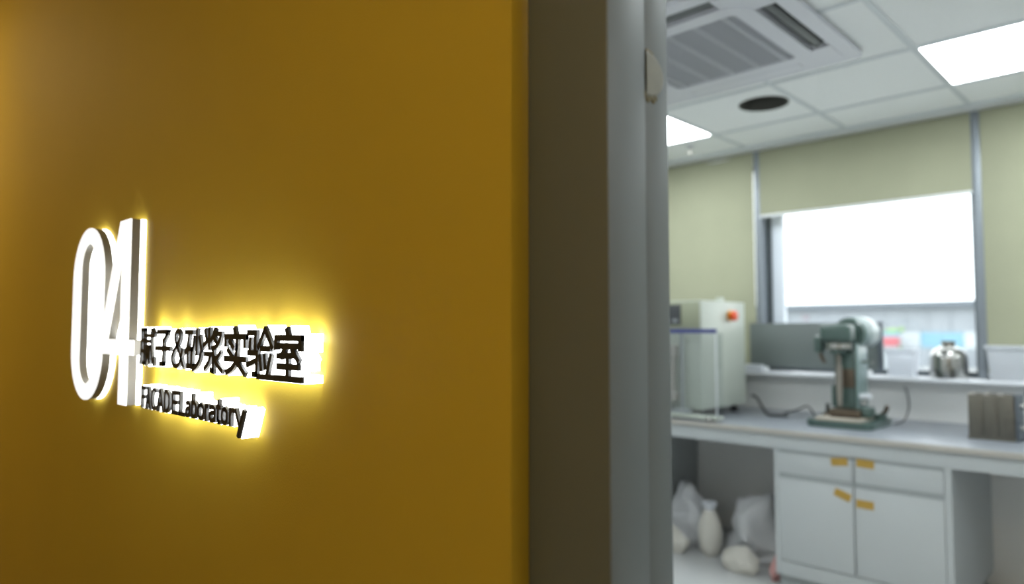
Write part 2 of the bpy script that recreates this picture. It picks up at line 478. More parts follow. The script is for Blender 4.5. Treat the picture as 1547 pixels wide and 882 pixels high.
# rotation about X by +90 maps (x, y, z) -> (x, -z, y); undo the mirrored axis
for v in hm.bm.verts: v.co = Vector((v.co.x, -v.co.y, -v.co.z))
bmesh.ops.recalc_face_normals(hm.bm, faces=hm.bm.faces)
hole_obj = hm.obj('tile_tmp3', M_tile)
hole_me = hole_obj.data
bpy.data.objects.remove(hole_obj)
LIGHTS = []
xs = [LX0] + GX + [LX1]
for i in range(len(GX) - 1):
    xc = (GX[i] + GX[i + 1]) / 2
    piece('ceiling_tile', edge_me, ce, (xc, (GY[0] + YT) / 2, 0))
    for j in range(len(GY) - 1):
        yc = (GY[j] + GY[j + 1]) / 2
        if j in (0, 3) and round((xc + 0.4925) / 0.625) % 3 == 0:
            LIGHTS.append((xc, yc)); continue
        if j == 0 and abs(xc + 1.7425) < 0.05:
            o = piece('ceiling_tile', hole_me, ce, (xc, yc, 0))
            MB().lathe([(0, 0.12), (0.119, 0.12), (0.121, 0.012), (0.1265, 0.0015), (0.1265, -0.001), (0.120, -0.001), (0.1185, 0.012), (0.1175, 0.117), (0, 0.117)], c=(hx, hy, 0), n=40).obj('opening_collar', M_hole, o)
            continue
        piece('ceiling_tile', tile_me, ce, (xc, yc, 0))
# cut tiles at the two ends
for x0, x1 in ((LX0, GX[0]), (GX[-1], LX1)):
    for y0, y1 in [(GY[j + 1], GY[j]) for j in range(len(GY) - 1)] + [(GY[0], YT)]:
        MB().box(x0 + 0.006, x1 - 0.006, y0 + 0.006, y1 - 0.006, 0.002, 0.016).obj('ceiling_tile', M_tile, ce)
MB().box(LX0, LX1, YB + 0.002, GY[-1] - 0.006, 0.002, 0.016).obj('ceiling_tile', M_tile, ce)
barx = MB().box(-0.012, 0.012, YB + 0.002, YT, -0.004, 0.0015).obj('tb', M_tbar)
bar_me = barx.data; bpy.data.objects.remove(barx)
for x in GX: piece('ceiling_bar', bar_me, ce, (x, 0, 0))
bary = MB().box(LX0, LX1, -0.012, 0.012, -0.0045, 0.001).obj('tb', M_tbar)
bary_me = bary.data; bpy.data.objects.remove(bary)
for y in GY: piece('ceiling_bar', bary_me, ce, (0, y, 0))
MB().box(LX0, LX1, YT, YT + 0.035, -0.006, 0.02).obj('edge_angle', M_tbar, ce)
MB().box(LX0, LX1, YT + 0.036, YW + 0.02, -0.010, 0.02).obj('edge_strip', M_trim, ce)
# LED panels
for (x, y) in LIGHTS:
    if abs(x + 0.4925) < 0.05 and y > 3: lab = 'bright square LED ceiling panel at the upper right, above the window wall'
    elif abs(x + 2.3675) < 0.1 and y > 3: lab = 'bright square LED ceiling panel beside the door frame, left of the round opening'
    else: lab = 'square LED ceiling panel %s, outside the view' % ('in the row by the windows, %s' % ('far left' if x < -3 else 'far right') if y > 3 else 'in the row by the door, %s' % ('leftmost' if x < -3 else 'second from left' if x < -2 else 'third from left' if x < 0 else 'rightmost'))
    t = thing('ceiling_light', lab, 'ceiling light', (x, y, ZC), group='lab ceiling panels')
    mb = MB()
    a, c = 0.304, 0.296
    mb.box(-a, a, -a, -c, -0.004, 0.012); mb.box(-a, a, c, a, -0.004, 0.012)
    mb.box(-a, -c, -c, c, -0.004, 0.012); mb.box(c, a, -c, c, -0.004, 0.012)
    mb.obj('frame', M_trim, t)
    MB().box(-c, c, -c, c, 0.0, 0.010).obj('diffuser', M_led, t)

# sprinkler head
t = thing('sprinkler_head', 'small sprinkler head hanging from the ceiling near the window wall', 'sprinkler', (-2.30, 4.05, ZC + 0.002))
MB().lathe([(0, 0), (0.032, 0), (0.032, -0.004), (0.012, -0.012), (0, -0.012)], n=20).obj('escutcheon', M_ac, t)
MB().lathe([(0, -0.012), (0.009, -0.012), (0.009, -0.028), (0.005, -0.03), (0.005, -0.05), (0, -0.05)], n=12).obj('body', M_steel, t)
MB().lathe([(0, -0.050), (0.018, -0.050), (0.018, -0.053), (0, -0.053)], n=16).obj('deflector', M_steel, t)

# ------------------------------------------------------------------ ceiling cassette air conditioner
ac = thing('cassette_air_conditioner', 'white four-way cassette air conditioner hanging in the ceiling', 'air conditioner', (-1.455, 2.675, ZC - 0.006))
A = 0.49
def rrect(h, r, n=8, hy=None):
    hy = hy or h
    out = []
    for cx, cy, a0 in ((h - r, hy - r, 0), (-h + r, hy - r, PI / 2), (-h + r, -hy + r, PI), (h - r, -hy + r, 3 * PI / 2)):
        for k in range(n + 1):
            a = a0 + PI / 2 * k / n
            out.append((cx + r * math.cos(a), cy + r * math.sin(a)))
    return out
def zprism(outer, inner, z0, z1, name, m, parent, smooth=False):
    mb = MB().ring_prism(outer, inner, z0, z1, smooth=smooth)
    for v in mb.bm.verts: v.co = Vector((v.co.x, v.co.z, v.co.y))
    bmesh.ops.recalc_face_normals(mb.bm, faces=mb.bm.faces)
    return mb.obj(name, m, parent)
# rim panel with four outlet slots (pieces round the slots)
SL0, SL1, SH = 0.355, 0.430, 0.265   # slot from centre, and half length
zprism(rrect(A, 0.02, 8), rrect(SL1, 0.015, 8), -0.022, 0.0, 'rim_panel', M_ac, ac)
zprism(rrect(SL0, 0.10, 8), rrect(0.285, 0.02, 8), -0.030, 0.0, 'inner_panel', M_ac, ac)
for k in range(4):
    R = Matrix.Rotation(k * PI / 2, 4, 'Z')
    def rp(mb): bmesh.ops.transform(mb.bm, matrix=R, verts=mb.bm.verts); return mb
    # corner cover between two slots
    pts = [(SH, SL0 - 0.004), (SH, SL1 + 0.001), (SL1 + 0.001, SL1 + 0.001), (SL1 + 0.001, SH), (SL0 - 0.004, SH), (SL0 - 0.012, SL0 - 0.05), (SL0 - 0.05, SL0 - 0.012)]
    pts = [(SH, SL0 - 0.02), (SH, SL1 + 0.001)] + [(SL1 + 0.001, SL1 + 0.001)] + [(SL1 + 0.001, SH), (SL0 - 0.02, SH), (SL0 - 0.10 + 0.10 * math.cos(PI / 8) - 0.004, SL0 - 0.10 + 0.10 * math.sin(PI / 8) - 0.004), (SL0 - 0.10 + 0.0707 - 0.004, SL0 - 0.10 + 0.0707 - 0.004), (SL0 - 0.10 + 0.10 * math.sin(PI / 8) - 0.004, SL0 - 0.10 + 0.10 * math.cos(PI / 8) - 0.004)]
    o = zprism(pts, None, -0.026, 0.0, 'corner_cover', M_ac, ac); o.rotation_euler = (0, 0, k * PI / 2)
    # the slot: dark box behind, vane in it (side toward -Y is k = 2 ...)
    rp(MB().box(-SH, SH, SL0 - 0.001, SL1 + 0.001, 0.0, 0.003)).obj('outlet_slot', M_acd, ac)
    vm = MB().box(-SH + 0.012, SH - 0.012, -0.014, 0.014, -0.002, 0.002, bev=0.001, M=Matrix.Translation((0, (SL0 + SL1) / 2, -0.013)) @ Matrix.Rotation(math.radians(25), 4, 'X'))
    if k == 0:
        vm = MB().box(-SH + 0.006, SH - 0.006, SL0 + 0.006, SL1 - 0.006, -0.026, -0.020, bev=0.002)
        rp(vm).obj('louver_vane', M_ac, ac)
    else:
        rp(vm).obj('louver_vane', M_acv, ac)
# return grille
MB().box(-0.284, 0.284, -0.284, 0.284, -0.012, -0.006).obj('grille_back', M_acv, ac)
slat = MB().box(-0.283, 0.283, -0.0045, 0.0045, -0.026, -0.013).obj('tmp_slat', M_acg)
slat_me = slat.data; bpy.data.objects.remove(slat)
for i in range(38): piece('grille_slat', slat_me, ac, (0, -0.274 + i * 0.0148, 0)).rotation_euler = (0, 0, 0)
for i in range(5): MB().box(-0.012 + (i - 2) * 0.12, 0.012 + (i - 2) * 0.12, -0.283, 0.283, -0.028, -0.0262).obj('grille_rib', M_acg, ac)

# ------------------------------------------------------------------ outside
sbox('ground_yard', M_ground, -60, 40, YW + 0.3, 90, -0.6, -0.5)
wh = thing('warehouse', 'long pale warehouse with blue-grey roof edge seen through the window', 'building', (-13, 40, -0.5))
MB().box(-25, 20, 0, 12, 0, 2.95).obj('wall', M_bwall, wh)
MB().box(-25.4, 20.4, -0.5, 12.5, 2.96, 3.30, bev=0.04).obj('roof_edge', M_broof, wh)
for i in range(44): MB().box(-24.6 + i, -24.52 + i, -0.05, -0.001, 0.1, 2.9).obj('cladding_rib', M_bwall, wh)
t = thing('site_hoarding', 'pale blue and white hoarding standing in front of the warehouse', 'hoarding', (-9.0, 34, -0.5))
for i in range(5): MB().box(-1.0 + i * 0.8, -0.22 + i * 0.8, 0, 0.05, 1.1, 1.75).obj('panel', (M_sign_b, M_sign_w, M_sign_b, M_sign_b, M_sign_w)[i], t)
for i in range(3): MB().box(-1.0 + i * 1.5, -0.92 + i * 1.5, 0.055, 0.13, 0, 1.7).obj('post', M_alu, t)
t = thing('red_skip', 'small red container standing left of the pale blue hoarding', 'container', (-9.45, 33, -0.5))
mb = MB().box(-0.35, 0.35, 0, 0.6, 1.15, 1.55, bev=0.02); mb.obj('body', M_sign_r, t)
MB().box(-0.38, 0.38, -0.03, 0.63, 1.551, 1.60, bev=0.01).obj('lid', M_sign_w, t)
MB().box(-0.3, 0.3, 0.1, 0.5, 0, 1.149).obj('stand', M_sign_w, t)
for i, x in enumerate((-5.5, -10.3)):
    b = bmesh.new()
    for k in range(26):
        r = random.uniform(0.12, 0.24)
        bmesh.ops.create_icosphere(b, subdivisions=1, radius=r, matrix=Matrix.Translation((random.uniform(-.4, .4), random.uniform(-.2, .2), random.uniform(.15, 2.0))))
    mb = MB(); mb._merge(b)
    o = mb.obj('hedge_shrub', M_leaf, None, (x, 36 + i, -0.5))
    tag(o, ('leafy green shrub right of the hoarding outside', 'leafy green shrub between red container and warehouse')[i], 'shrub')

# ------------------------------------------------------------------ worktop and units
CT = 0.80
YF = 3.545
t = thing('lab_worktop', 'long grey lab worktop running under the window', 'worktop', (0, 0, 0.70))
MB().box(-3.6, 1.6, YF + 0.008, 4.455, 0.072, 0.10, bev=0.003).obj('top_slab', M_counter, t)
MB().box(-3.6, 1.6, YF, YF + 0.0075, 0.072, 0.0985, bev=0.002).obj('edge_band', M_edge, t)
MB().box(-3.6, 1.6, YF + 0.02, YF + 0.04, 0.0, 0.0715).obj('front_rail', M_cab, t)
MB().box(-3.6, 1.6, 4.385, 4.40, -0.70, 0.0715).obj('back_panel', M_white_wall, t)
cb = thing('base_cabinet', 'white base cabinet with two drawers and two doors under the worktop', 'cabinet', (-1.175, YF + 0.02, 0))
CW = 0.395
bo = MB()
bo.box(-CW, -CW + 0.018, 0.021, 0.818, 0.07, 0.699); bo.box(CW - 0.018, CW, 0.021, 0.818, 0.07, 0.699)
bo.box(-CW + 0.018, CW - 0.018, 0.021, 0.818, 0.07, 0.09); bo.box(-CW + 0.018, CW - 0.018, 0.80, 0.818, 0.09, 0.699)
bo.box(-CW, -CW + 0.022, 0.0, 0.0205, 0.07, 0.699); bo.box(CW - 0.026, CW, 0.0, 0.0205, 0.07, 0.699)
bo.box(-CW + 0.022, CW - 0.026, 0.004, 0.0205, 0.07, 0.140); bo.box(-CW + 0.022, CW - 0.026, 0.012, 0.0205, 0.14, 0.699)
bo.obj('carcass', M_cab, cb)
MB().box(-CW + 0.005, CW - 0.005, 0.035, 0.05, 0.0005, 0.0695).obj('plinth', M_gap, cb)
def tape(parent, cx, cz, wd, ht, ang):
    MB().box(-wd / 2, wd / 2, -0.0012, -0.0002, -ht / 2, ht / 2, M=Matrix.Translation((cx, -0.0005, cz)) @ Matrix.Rotation(ang, 4, 'Y')).obj('tape_label', M_tape, parent)
SP = -0.008
for (x0, x1, nm, tp) in ((-CW + 0.024, SP - 0.004, 'l', ((-0.072, 0.671, -0.12), (-0.060, 0.516, 0.34))), (SP + 0.004, CW - 0.028, 'r', ((0.045, 0.676, 0.04), (0.040, 0.486, 0.02)))):
    dr = MB().box(x0, x1, -0.004, 0.0115, 0.582, 0.684, bev=0.002).obj('drawer', M_cab, cb)
    MB().box(x0, x1, 0.002, 0.0115, 0.6845, 0.697).obj('finger_pull', M_gap, dr)
    dd = MB().box(x0, x1, -0.004, 0.0115, 0.146, 0.556, bev=0.002).obj('door', M_cab, cb)
    MB().box(x0, x1, 0.002, 0.0115, 0.5565, 0.5815).obj('finger_pull', M_gap, dd)
    for (par, (a, z, g)) in zip((dr, dd), tp):
        o = MB().box(-0.039, 0.039, -0.0016, -0.0003, -0.019, 0.019, M=Matrix.Translation((a, -0.004, z)) @ Matrix.Rotation(g, 4, 'Y')).obj('tape_label', M_tape, par)
        o['label'] = 'strip of yellow tape'
# neighbouring cabinet, its side closing the open space left
nb = thing('base_cabinet', 'white base cabinet side behind the bags, beside the door frame', 'cabinet', (-2.85, YF + 0.02, 0))
MB().box(-0.39, 0.39, 0.021, 0.80, 0.07, 0.699).obj('carcass', M_cab, nb)
MB().box(-0.38, 0.38, 0.04, 0.05, 0.0005, 0.0695).obj('plinth', M_gap, nb)
for s in (0, 1):
    MB().box(-0.385 + 0.387 * s, -0.002 + 0.387 * s, 0.0, 0.0205, 0.146, 0.69, bev=0.002).obj('door', M_cab, nb)

# ------------------------------------------------------------------ bags under the worktop
def fold_noise(p, s):
    f = lambda a, b, q: math.sin(a * 1.7 + 2.1 * math.sin(b * 1.3 + s) + s * 1.9) * 0.6 + math.sin(q * 2.3 + a * 0.9 + s * 3.1) * 0.4
    return Vector((f(p.x, p.y, p.z), f(p.y, p.z, p.x), f(p.z, p.x, p.y)))
def bag(name, label, cat, loc, w_, d_, h_, m, neck=True, seed=0, lean=0.0, belly=0.35, group=None, tie=True):
    rnd = random.Random(seed)
    t = thing(name, label, cat, loc, group=group)
    b = bmesh.new()
    n, rows = 36, 20
    ph = [rnd.uniform(0, 6.28) for _ in range(6)]
    rings = []
    for j in range(rows + 1):
        v = j / rows
        if neck:
            r = (math.sin(PI * min(1, (v * 0.86 + 0.14))) ** 0.6) if v < 0.86 else max(0.13, 0.30 - abs(v - 0.88) * 0.8 + (v - 0.88) * 1.6)
            if v < 0.86: r = max(r * (0.72 + 0.28 * math.exp(-((v - belly) / 0.3) ** 2)), 0.16)
        else:
            r = (0.72 + 0.28 * math.exp(-((v - belly) / 0.35) ** 2)) * (1 - 0.68 * max(0, (v - 0.45) / 0.55) ** 2) * (0.86 + 0.14 * min(1, v * 6))
        ring = []
        for i in range(n):
            a = 2 * PI * i / n
            wob = 1 + 0.09 * math.sin(3 * a + ph[0] + v * 4) + 0.05 * math.sin(5 * a + ph[1] - v * 6) + 0.035 * math.sin(9 * a + ph[2] + v * 9)
            x = w_ / 2 * r * wob * math.cos(a) + lean * v * v
            y = d_ / 2 * r * wob * math.sin(a)
            z = h_ * v + 0.015 * math.sin(2 * a + ph[3]) * (v > 0.3) * min(1, v) * h_
            ring.append(b.verts.new((x, y, max(0.0, z))))
        rings.append(ring)
    for p, q in zip(rings, rings[1:]):
        for i in range(n):
            b.faces.new((p[i], p[(i + 1) % n], q[(i + 1) % n], q[i]))
    b.faces.new(rings[0][::-1]); b.faces.new(rings[-1])
    for v in b.verts:
        if v.co.z > 0.012:
            nv = fold_noise(v.co * 9, seed) * 0.11 * w_ + fold_noise(v.co * 24, seed + 7) * 0.045 * w_
            v.co += nv * min(1.0, v.co.z / 0.08)
            v.co.z = max(v.co.z, 0.012)
    for f in b.faces: f.smooth = True
    mb = MB(); mb._merge(b)
    mb.obj('bag_body', m, t, sharp=False)
    if neck and tie:
        z = h_ * 0.875
        MB().lathe([(0.17 * w_ / 2, z - 0.006), (0.21 * w_ / 2, z), (0.17 * w_ / 2, z + 0.006)], c=(lean * 0.77, 0, 0), n=16).obj('tie', M_gap, t)
    return t
bag('powder_bag', 'tall greyish plastic bag under the worktop beside the door frame', 'bag', (-2.285, 3.93, 0), 0.28, 0.26, 0.37, M_bagclear, neck=False, seed=3, belly=0.3)
bag('powder_bag', 'pale filled bag slumped at the foot of the greyish bag', 'bag', (-2.27, 3.73, 0), 0.22, 0.13, 0.16, M_bag, neck=False, seed=5, belly=0.4)
bag('powder_bag', 'large white plastic bag slumped against the cabinet side', 'bag', (-1.835, 3.93, 0), 0.38, 0.34, 0.35, M_bagclear, neck=False, seed=8, lean=0.03, belly=0.25)
bag('powder_bag', 'cream filled bag lying in front of the large slumped bag', 'bag', (-1.80, 3.655, 0), 0.20, 0.12, 0.12, M_bag, neck=False, seed=11, belly=0.4)
bag('powder_bag', 'small pink plastic bag against the cabinet corner', 'bag', (-1.612, 3.66, 0), 0.055, 0.09, 0.13, M_pink, neck=False, seed=14, belly=0.4)
t = thing('narrow_sack', 'narrow cream sack with a tied white neck between two plastic bags', 'bag', (-2.065, 3.80, 0))
MB().lathe([(0, 0), (0.035, 0.0), (0.052, 0.015), (0.066, 0.07), (0.070, 0.13), (0.062, 0.19), (0.045, 0.235), (0.030, 0.26)], n=28, sx=1.0, sy=0.9).obj('sack_body', M_bag, t)
MB().lathe([(0.030, 0.2605), (0.026, 0.268), (0.040, 0.285), (0.046, 0.298), (0.036, 0.306), (0.0, 0.308)], n=28).obj('tied_neck', M_plastic, t)

# ------------------------------------------------------------------ cream test machine
t = thing('test_machine', 'cream bench test machine with red stop button and clear front cover', 'machine', (-2.02, 3.65, CT))
H0, H1 = 0.05, 0.678
MB().box(-0.52, 0, 0, 0.55, H0, H1, bev=0.006).obj('housing', M_cream, t)
MB().box(-0.515, -0.006, -0.006, -0.0005, 0.512, H1 - 0.006, bev=0.002).obj('front_panel', M_creamf, t)
di = MB().box(-0.44, -0.125, -0.012, -0.0065, 0.535, 0.655, bev=0.002).obj('display', M_disp, t)
for i in range(5): MB().box(-0.42 + i * 0.06, -0.385 + i * 0.06, -0.0145, -0.0125, 0.55, 0.57, bev=0.002).obj('key', M_gap, di)
st = MB().lathe([(0, 0.0005), (0.034, 0.0005), (0.034, 0.010), (0, 0.010)], c=(0, 0.345, 0.592), axis='X', n=24).obj('button_base', mat('yellow_ring', (0.75, 0.35, 0.02), 0.4, var=0.04), t)
MB().lathe([(0, 0.0105), (0.018, 0.0105), (0.018, 0.022), (0.030, 0.026), (0.031, 0.040), (0.024, 0.046), (0, 0.047)], c=(0, 0.345, 0.592), axis='X', n=24).obj('stop_button', M_red, st)
MB().box(-0.10, -0.06, 0.36, 0.40, H1 + 0.0005, H1 + 0.03, bev=0.004).obj('lifting_lug', M_cream, t)
for x in (-0.47, -0.05):
    for y in (0.06, 0.49):
        MB().lathe([(0, 0.0005), (0.024, 0.0005), (0.024, 0.03), (0.012, 0.032), (0.012, 0.049), (0, 0.049)], c=(x, y, 0), n=16).obj('foot', M_black, t)
cv = MB().box(-0.52, 0.135, -0.082, -0.078, 0.03, 0.488).obj('clear_cover', M_acrylic, t)
MB().box(0.131, 0.135, -0.0775, -0.007, 0.03, 0.488).obj('cover_side', M_acrylic, cv)
MB().box(-0.52, 0.137, -0.084, -0.074, 0.4885, 0.512, bev=0.002).obj('blue_edge', M_blue, cv)
MB().box(0.131, 0.136, -0.084, -0.079, 0.01, 0.4875, bev=0.001).obj('cover_post', M_plastic, cv)
MB().box(-0.52, 0.137, -0.084, -0.007, 0.012, 0.029, bev=0.002).obj('cover_base', M_cream, cv)
for x in (-0.45, 0.10): MB().lathe([(0, 0.0005), (0.012, 0.0005), (0.012, 0.0115), (0, 0.0115)], c=(x, -0.05, 0), n=14).obj('cover_foot', M_black, cv)
# inside the cover: ram, specimen platform and guide columns
MB().lathe([(0, 0.10), (0.055, 0.10), (0.055, 0.14), (0.028, 0.15), (0.028, 0.34), (0.05, 0.35), (0.05, 0.42), (0, 0.42)], c=(-0.17, -0.036, 0), n=24, sx=0.75, sy=0.6).obj('loading_ram', M_edge, t)
for x in (-0.10, -0.30): MB().lathe([(0, 0.0295), (0.010, 0.0295), (0.010, 0.487), (0, 0.487)], c=(x, -0.045, 0), n=14).obj('guide_column', M_gap, t)
MB().box(-0.36, -0.06, -0.068, -0.010, 0.0297, 0.055, bev=0.003).obj('platform', M_gap, t)
o = MB().lathe([(0, 0.0), (0.010, 0.002), (0.017, 0.010), (0.018, 0.018), (0.013, 0.028), (0.0, 0.033)], n=20).obj('steel_ball_knob', M_chrome, None, (-1.86, 3.60, CT + 0.0005) if False else (-1.93, 3.556, CT + 0.0003))
tag(o, 'small shiny steel knob lying at the worktop edge before the machine', 'knob')

# ------------------------------------------------------------------ green mortar mixer
t = thing('mortar_mixer', 'green bench mortar mixer with motor head and steel collar', 'mixer', (-1.335, 3.98, CT))
# base plate
zprism(rrect(0.165, 0.06, 8, hy=0.20), None, 0.0005, 0.035, 'base_plate', M_green, t)
cr = zprism(rrect(0.120, 0.05, 8, hy=0.13), None, 0.0355, 0.042, 'mortar_crust', M_crust, t)
cr.location = (-0.01, -0.05, 0)
# pedestal and column
MB().box(-0.085, 0.075, -0.07, 0.13, 0.043, 0.085, bev=0.012).obj('pedestal', M_brown, t)
co = MB()
co.box(-0.062, 0.050, -0.04, 0.12, 0.0855, 0.395, bev=0.016)
co.obj('column', M_green, t)
MB().box(0.0505, 0.060, -0.045, 0.125, 0.05, 0.44, bev=0.003).obj('side_plate', M_green_lit, t)  # right side of the column, window light painted in as paler green
MB().box(-0.02, 0.045, -0.046, -0.0405, 0.20, 0.30, bev=0.002).obj('guide_block', M_brown, t)
MB().box(-0.080, -0.0625, -0.03, 0.05, 0.09, 0.21, bev=0.006).obj('bowl_bracket', M_green, t)
# head with motor behind
hd = MB().box(-0.095, 0.062, -0.15, 0.02, 0.442, 0.535, bev=0.022, seg=4)
hd.obj('gear_head', M_green, t)
MB().lathe([(0, -0.03), (0.078, -0.03), (0.086, -0.015), (0.086, 0.05), (0.078, 0.055), (0.078, 0.065), (0.088, 0.07), (0.088, 0.20), (0.078, 0.225), (0.03, 0.235), (0, 0.235)], c=(0.012, 0.022, 0.490), axis='Y', n=36).obj('motor', M_green_lit, t)  # motor highlights painted in by the paler green
MB().lathe([(0, -0.045), (0.070, -0.045), (0.082, -0.033), (0.082, -0.031), (0, -0.031)], c=(0.012, 0.022, 0.490), axis='Y', n=36).obj('motor_flange', M_green, t)
MB().box(-0.03, 0.05, -0.035, 0.11, 0.3955, 0.4415, bev=0.008).obj('neck', M_green, t)
co = MB().lathe([(0, 0), (0.058, 0), (0.064, -0.006), (0.064, -0.034), (0.056, -0.040), (0, -0.040)], c=(-0.018, -0.085, 0.4415), n=32).obj('steel_collar', M_chrome, t)
MB().lathe([(0, -0.0405), (0.046, -0.0405), (0.040, -0.062), (0, -0.062)], c=(-0.018, -0.085, 0.4415), n=28).obj('collar_neck', M_green, co)
MB().lathe([(0, 0.378), (0.011, 0.378), (0.011, 0.32), (0.016, 0.315), (0.016, 0.18), (0.012, 0.13), (0.009, 0.10), (0, 0.10)], c=(-0.018, -0.085, 0), n=20).obj('mixing_shaft', mat('smeared_steel', (0.24, 0.22, 0.19), 0.6, metal=0.2, var=0.25, vscale=30), t)
MB().box(-0.135, -0.0965, -0.12, -0.04, 0.385, 0.475, bev=0.012).obj('gear_lever_box', M_green, t)
MB().tube([(-0.115, -0.08, 0.384), (-0.10, -0.09, 0.35), (-0.085, -0.095, 0.335)], 0.010).obj('shift_lever', M_brown, t)
MB().tube([(0.0605, 0.04, 0.335), (0.10, 0.03, 0.338), (0.118, 0.02, 0.336)], 0.009).obj('lift_lever', M_steel, t)
MB().lathe([(0, 0), (0.030, 0.002), (0.034, 0.012), (0.028, 0.026), (0, 0.03)], c=(0.085, -0.01, 0.145), n=24).obj('hand_wheel', M_plastic, t)
MB().tube([(0.0605, -0.01, 0.12), (0.085, -0.01, 0.12), (0.085, -0.01, 0.1455)], 0.008).obj('wheel_shaft', M_steel, t)
MB().box(0.0605, 0.12, -0.04, 0.05, 0.045, 0.10, bev=0.012).obj('switch_box', M_green, t)
MB().tube([(0.125, 0.10, 0.055), (0.150, 0.09, 0.072), (0.165, 0.08, 0.105)], 0.012).obj('clamp_lever', M_brown, t)
MB().box(0.10, 0.155, 0.06, 0.12, 0.0355, 0.06, bev=0.008).obj('clamp_block', M_green, t)
MB().tube([(-0.135, 0.05, 0.0355), (-0.13, 0.05, 0.07), (-0.128, 0.045, 0.10)], 0.010).obj('clamp_bolt', M_black, t)
MB().box(-0.15, -0.105, 0.02, 0.08, 0.0355, 0.052, bev=0.006).obj('clamp_block', M_brown, t)

# cables on the worktop
def cable(label, pts, r=0.0055):
    o = MB().tube(pts, r).obj('power_cable', M_black)
    tag(o, label, 'cable', 'black cables on the worktop')
Z = CT + 0.0085
cable('thick black cable running down from the cream machine to the worktop', [(-2.005, 4.24, CT + 0.10), (-1.97, 4.24, CT + 0.085), (-1.90, 4.16, CT + 0.04), (-1.82, 4.06, Z + 0.002), (-1.76, 4.04, Z + 0.002), (-1.70, 4.06, Z + 0.002)], 0.008)
cable('black cable looped on the worktop left of the mixer', [(-1.78, 4.20, Z), (-1.72, 4.26, CT + 0.03), (-1.66, 4.24, CT + 0.055), (-1.60, 4.17, CT + 0.03), (-1.55, 4.08, Z), (-1.515, 4.05, Z)])
cable('thin black cable trailing from the mixer back to the wall', [(-1.15, 4.10, CT + 0.009), (-1.13, 4.20, CT + 0.02), (-1.13, 4.30, CT + 0.09), (-1.16, 4.375, CT + 0.17), (-1.17, 4.378, CT + 0.19)], 0.004)

# ------------------------------------------------------------------ things on the sill
SZ = 1.0455
t = thing('grey_panel', 'wide flat grey panel standing on the sill behind the mixer', 'panel', (-1.645, 4.398, SZ))
MB().box(-0.435, 0.335, -0.008, 0.008, 0.028, 0.305, bev=0.002).obj('panel_face', M_panel, t)
MB().box(0.3355, 0.365, -0.010, 0.014, 0.022, 0.308, bev=0.002).obj('end_frame', M_paneledge, t)
for x in (-0.35, 0.27): MB().box(x - 0.03, x + 0.03, -0.018, 0.012, 0.0005, 0.0275, bev=0.003).obj('foot', M_trim, t)
o = MB().box(-0.080, 0.080, -0.014, 0.014, 0, 0.040, bev=0.008).obj('white_carton', M_plastic, None, (-2.075, 4.372 - 0.006, SZ + 0.0003))
o.location = (-2.055, 4.361, SZ + 0.0003)
tag(o, 'small white carton on the sill at the machine end of the grey panel', 'box')
def tub(label, loc, w0, w1, d0, d1, h, rim):
    t = thing('plastic_tub', label, 'tub', loc, group='white tubs on the sill')
    b = bmesh.new()
    def lp(w_, d_, z, r=0.012):
        return [b.verts.new((p[0], p[1], z)) for p in rrect(w_, r, 4, hy=d_)]
    L = [lp(w0, d0, 0.0005), lp(w0 + (w1 - w0) * 0.5, d0 + (d1 - d0) * 0.5, h * 0.5), lp(w1, d1, h), lp(w1 - 0.003, d1 - 0.003, h), lp(w0 - 0.003, d0 - 0.003, 0.004)]
    n = len(L[0])
    for p, q in zip(L, L[1:]):
        for i in range(n): b.faces.new((p[i], p[(i + 1) % n], q[(i + 1) % n], q[i]))
    b.faces.new(L[0][::-1]); b.faces.new(L[-1])
    bmesh.ops.recalc_face_normals(b, faces=b.faces)
    mb = MB(); mb._merge(b); mb.obj('tub_body', M_plastic, t)
    zprism(rrect(w1 + rim, 0.014, 4, hy=d1 + rim), rrect(w1 + 0.0005, 0.012, 4, hy=d1 + 0.0005), h - 0.016, h + 0.002, 'rim', M_plastic, t)
tub('small pale white tub on the sill between grey panel and steel jar', (-1.188, 4.417, SZ), 0.066, 0.074, 0.045, 0.05, 0.150, 0.004)
tub('larger white tub with a flared rim on the sill right of the steel jar', (-0.655, 4.372, SZ), 0.105, 0.120, 0.022, 0.026, 0.178, 0.008)
t = thing('steel_jar', 'round stainless steel jar with narrow neck standing on the sill', 'jar', (-0.962, 4.43, SZ))
MB().lathe([(0, 0.0005), (0.088, 0.0005), (0.091, 0.006), (0.091, 0.105), (0.086, 0.130), (0.070, 0.152), (0.046, 0.166), (0.036, 0.170)], n=48).obj('jar_body', M_chrome, t)
MB().lathe([(0.0355, 0.1705), (0.034, 0.180), (0.034, 0.188), (0.026, 0.188), (0.026, 0.172)], n=32).obj('neck', M_chrome, t)
MB().lathe([(0, 0.1885), (0.033, 0.1885), (0.033, 0.197), (0.028, 0.200), (0, 0.200)], n=32).obj('lid', M_brown, t)

